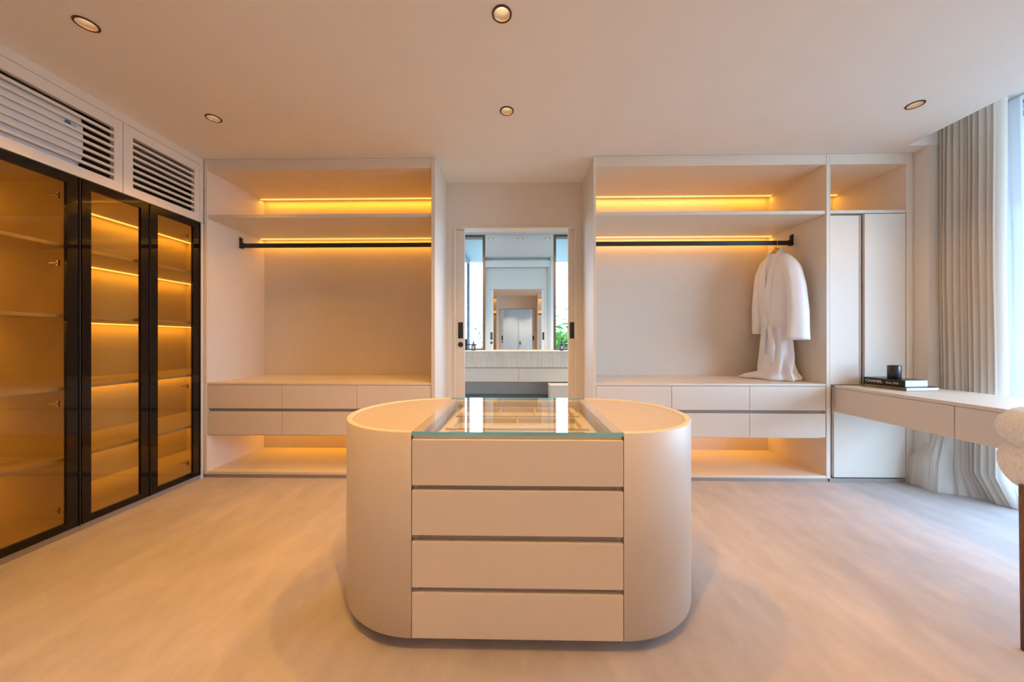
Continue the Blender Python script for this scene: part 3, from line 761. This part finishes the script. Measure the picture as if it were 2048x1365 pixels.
obj('shawl_collar', bm, M['robe'], t, smooth=True)
bm = bmesh.new()
pts = [(HX + .092 * math.cos(a), HY + .172 * math.sin(a), 1.30 + .008 * math.sin(3 * a)) for a in [2 * PI * k / 40 for k in range(41)]]
tube(bm, pts, (.007), 8); 
tube(bm, [(HX - .088, 3.22, 1.305), (HX - .11, 3.20, 1.27), (HX - .102, 3.18, 1.12), (HX - .115, 3.175, .98)], [(.018, .008), (.02, .008), (.02, .008), (.019, .008)], 10)
tube(bm, [(HX - .088, 3.23, 1.305), (HX - .108, 3.255, 1.27), (HX - .106, 3.27, 1.15), (HX - .118, 3.262, 1.04)], [(.018, .008), (.02, .008), (.02, .008), (.019, .008)], 10)
obj('belt', bm, M['robe'], t, smooth=True)

# ------------------------------------------------------------------ boucle chair at the desk
CC = (2.25, 1.18)
t = thing('desk_chair', 'cream boucle chair with two padded back rolls and dark wooden legs at the desk', 'chair', (CC[0], CC[1], 0))
def roll(z, pr, tr_, tz, a0, a1, nm):
    bm = bmesh.new(); pts = []; rad = []
    n = 44
    for k in range(n + 1):
        u = k / n; a = math.radians(a0 + (a1 - a0) * u)
        e = max(.0, 1 - (2 * u - 1) ** 10) ** .5
        e2 = min(1, math.sqrt(max(0, 1 - max(0, (abs(2 * u - 1) - .86) / .14) ** 2)))
        pts.append((CC[0] + pr * math.cos(a), CC[1] + pr * math.sin(a), z)); rad.append((tr_ * max(.12, e2), tz * max(.12, e2)))
    rings = tube(bm, pts, rad, 28)
    for v in bm.verts:
        d = noise.noise(v.co * 38) * .006 + noise.noise(v.co * 90) * .003
        c = Vector((CC[0], CC[1], z)); v.co += (v.co - c).normalized() * d
    o = obj(nm, bm, M['boucle'], t, smooth=True)
    return o
roll(.812, .325, .088, .076, 78, 282, 'back_roll')
roll(.672, .330, .078, .096, 80, 280, 'back_roll')
bm = bmesh.new(); lathe(bm, [(.10, .41), (.27, .412), (.305, .44), (.315, .475), (.305, .51), (.27, .535), (.12, .545)], (CC[0] + .02, CC[1], 0), 48); obj('seat', bm, M['boucle'], t, smooth=True)
bm = bmesh.new(); lathe(bm, [(.24, .385), (.27, .385), (.27, .415), (.24, .415)], (CC[0] + .02, CC[1], 0), 40); obj('seat_rail', bm, M['walnut'], t)
for ang, zt_ in ((154.8, .62), (205.2, .62), (40, .40), (-40, .40)):
    a = math.radians(ang); rr = .388 if zt_ > .5 else .25
    x, y = CC[0] + rr * math.cos(a), CC[1] + rr * math.sin(a)
    bm = bmesh.new(); tube(bm, [(x, y, 0), (x, y, zt_)], [(.011, .014), (.015, .019)], 14); obj('leg', bm, M['walnut'], t, smooth=True)
for ang in (154.8, 205.2):
    a = math.radians(ang)
    bm = bmesh.new(); tube(bm, [(CC[0] + .39 * math.cos(a), CC[1] + .39 * math.sin(a), .40), (CC[0] + .25 * math.cos(a), CC[1] + .25 * math.sin(a), .40)], .012, 10); obj('stretcher', bm, M['walnut'], t)

# ------------------------------------------------------------------ bathroom furniture
t = thing('vanity', 'wall hung bathroom vanity with fluted stone basin trough under the mirror', 'vanity', (0, 5.2, .56))
VX0, VX1, VY = -1.45, 1.45, 5.06
bm = bmesh.new(); bx(bm, VX0, VX1, VY + .012, 5.438, .778, 1.0); obj('basin_trough', bm, M['flute'], t)
bm = bmesh.new(); n = 110; pw = (VX1 - VX0) / n
for k in range(n):
    x = VX0 + k * pw
    for q in range(4):
        a0, a1 = PI * q / 4, PI * (q + 1) / 4
        p = [(x + pw / 2 - pw * .46 * math.cos(a), VY + .014 - .012 * math.sin(a)) for a in (a0, a1)]
        v = [bm.verts.new((p[0][0], p[0][1], .78)), bm.verts.new((p[1][0], p[1][1], .78)), bm.verts.new((p[1][0], p[1][1], .998)), bm.verts.new((p[0][0], p[0][1], .998))]
        bm.faces.new(v)
o = obj('fluting', bm, M['flute'], t); o['kind'] = 'stuff'
box('basin_rim', VX0 - .003, VX1 + .003, VY - .002, 5.438, 1.0, 1.018, M['flute'], t, .003)
box('carcass', VX0 + .01, VX1 - .01, VY + .03, 5.438, .568, .776, M['vanity'], t)
for a, b in ((VX0, 0.0), (0.004, VX1)):
    box('drawer', a, b, VY + .006, VY + .026, .570, .762, M['vanity'], t, .0015)
t = thing('bath_cabinet', 'low beige floor cabinet under the right side of the vanity', 'cabinet', (.95, 5.0, .335))
box('body', .43, 1.45, 4.80, 5.1, .0, .538, M['vanity'], t)
box('cabinet_top', .425, 1.455, 4.79, 5.1, .538, .553, M['vanity'], t, .002)
def faucet(x, s, lb):
    t = thing('faucet', lb, 'faucet', (x, 5.3, 1.018), 'black basin mixers')
    bm = bmesh.new(); tube(bm, [(x, 5.3, 1.018), (x, 5.3, 1.165)], .018, 16); obj('body', bm, M['black'], t)
    bm = bmesh.new(); tube(bm, [(x, 5.3, 1.105), (x + s * .16, 5.28, 1.105), (x + s * .165, 5.28, 1.095)], .011, 12); obj('spout', bm, M['black'], t)
    bm = bmesh.new(); lathe(bm, [(.019, .147), (.019, .17), (.015, .175)], (x, 5.3, 1.018), 16); obj('handle', bm, M['black'], t)
faucet(-.795, 1, 'black basin mixer by the left bathroom window, spout towards the teal bottle')
faucet(.835, -1, 'black basin mixer half hidden by the right door, spout towards the navy bottle')
def bottle(x, y, m, lb):
    t = thing('soap_bottle', lb, 'bottle', (x, y, 1.018), 'soap dispensers on the basin')
    bm = bmesh.new(); lathe(bm, [(.028, 0), (.034, .005), (.034, .085), (.028, .10), (.012, .108), (.012, .118)], (x, y, 1.018), 24); obj('body', bm, m, t, smooth=True)
    bm = bmesh.new(); lathe(bm, [(.013, .118), (.013, .135), (.005, .137), (.005, .17), (.009, .172), (.009, .182)], (x, y, 1.018), 16); tube(bm, [(x, y, 1.195), (x + .035, y, 1.193)], .005, 8); obj('pump', bm, M['black'], t)
    bm = bmesh.new(); bx(bm, x - .014, x + .014, y - .0365, y - .0335, 1.045, 1.085); obj('label', bm, M['label'], t)
bottle(-.670, 5.20, M['teal'], 'teal soap bottle with black pump on the basin by the left window')
bottle(.640, 5.20, M['navy'], 'navy soap bottle with pale label on the basin by the right window')

# ------------------------------------------------------------------ planting outside the bathroom windows
def leaves(bm, c, n, spread, size, up=.5):
    for _ in range(n):
        p = Vector(c) + Vector((random.gauss(0, spread[0]), random.gauss(0, spread[1]), random.gauss(0, spread[2])))
        d = Vector((random.uniform(-1, 1), random.uniform(-1, 1), random.uniform(-.3, 1) * up + .2)).normalized(); s = d.cross(Vector((random.random(), random.random(), random.random()))).normalized()
        l = size * random.uniform(.6, 1.3); w = l * .28
        v = [bm.verts.new(p), bm.verts.new(p + d * l * .5 + s * w), bm.verts.new(p + d * l), bm.verts.new(p + d * l * .5 - s * w)]
        bm.faces.new(v)
def shrub(name, x, y, h, w, n, size, m, lb, fill=None, spread=.33, grp='shrubs outside the bathroom'):
    t = thing(name, lb, 'shrub', (x, y, -.3), grp)
    bm = bmesh.new(); leaves(bm, (x, y, -.3 + h * .6), n, (w * spread, w * spread, h * .2), size); o = obj('foliage', bm, m, t, recalc=False); o['kind'] = 'stuff'
    bm = bmesh.new(); tube(bm, [(x, y, -.3), (x + .02, y, -.3 + h * .5)], [.03, .015], 8)
    for k in range(5):
        a = k * 1.3; tube(bm, [(x, y, -.3 + h * .3), (x + .25 * w * math.cos(a), y + .25 * w * math.sin(a), -.3 + h * .75)], [.014, .006], 6)
    obj('stem', bm, M['bark'], t)
shrub('fern', -.735, 6.35, 1.70, .20, 130, .075, M['leaf2'], 'feathery green shrub outside the left bathroom window')
shrub('garden_shrub', 1.00, 7.9, 1.75, 1.2, 1500, .16, M['leaf'], 'bright green leafy shrub low outside the right bathroom window')
shrub('garden_shrub', .95, 10.6, 1.95, 1.5, 1500, .16, M['leaf2'], 'pale green rounded shrub behind the bright one outside the right window')
t = thing('young_tree', 'thin tree with sparse pale leaves outside the right bathroom window', 'tree', (1.5, 6.9, -.3))
bm = bmesh.new(); tube(bm, [(1.5, 6.9, -.3), (1.42, 6.9, .9), (1.30, 6.9, 1.8)], [.03, .02, .008], 8)
for p in ((1.02, 6.9, 1.55), (.98, 6.9, 1.75), (1.15, 6.9, 1.92), (1.45, 6.9, 2.0)): tube(bm, [(1.40, 6.9, 1.15), tuple((Vector((1.36, 6.9, 1.4)) + Vector(p)) / 2), p], [.008, .005, .002], 6)
obj('trunk', bm, M['bark'], t)
bm = bmesh.new()
for p in ((1.02, 6.9, 1.52), (.98, 6.9, 1.72), (1.15, 6.9, 1.88), (1.45, 6.9, 1.95), (1.2, 6.9, 1.6)): leaves(bm, p, 22, (.06, .06, .05), .05)
o = obj('foliage', bm, M['leaf2'], t, recalc=False); o['kind'] = 'stuff'
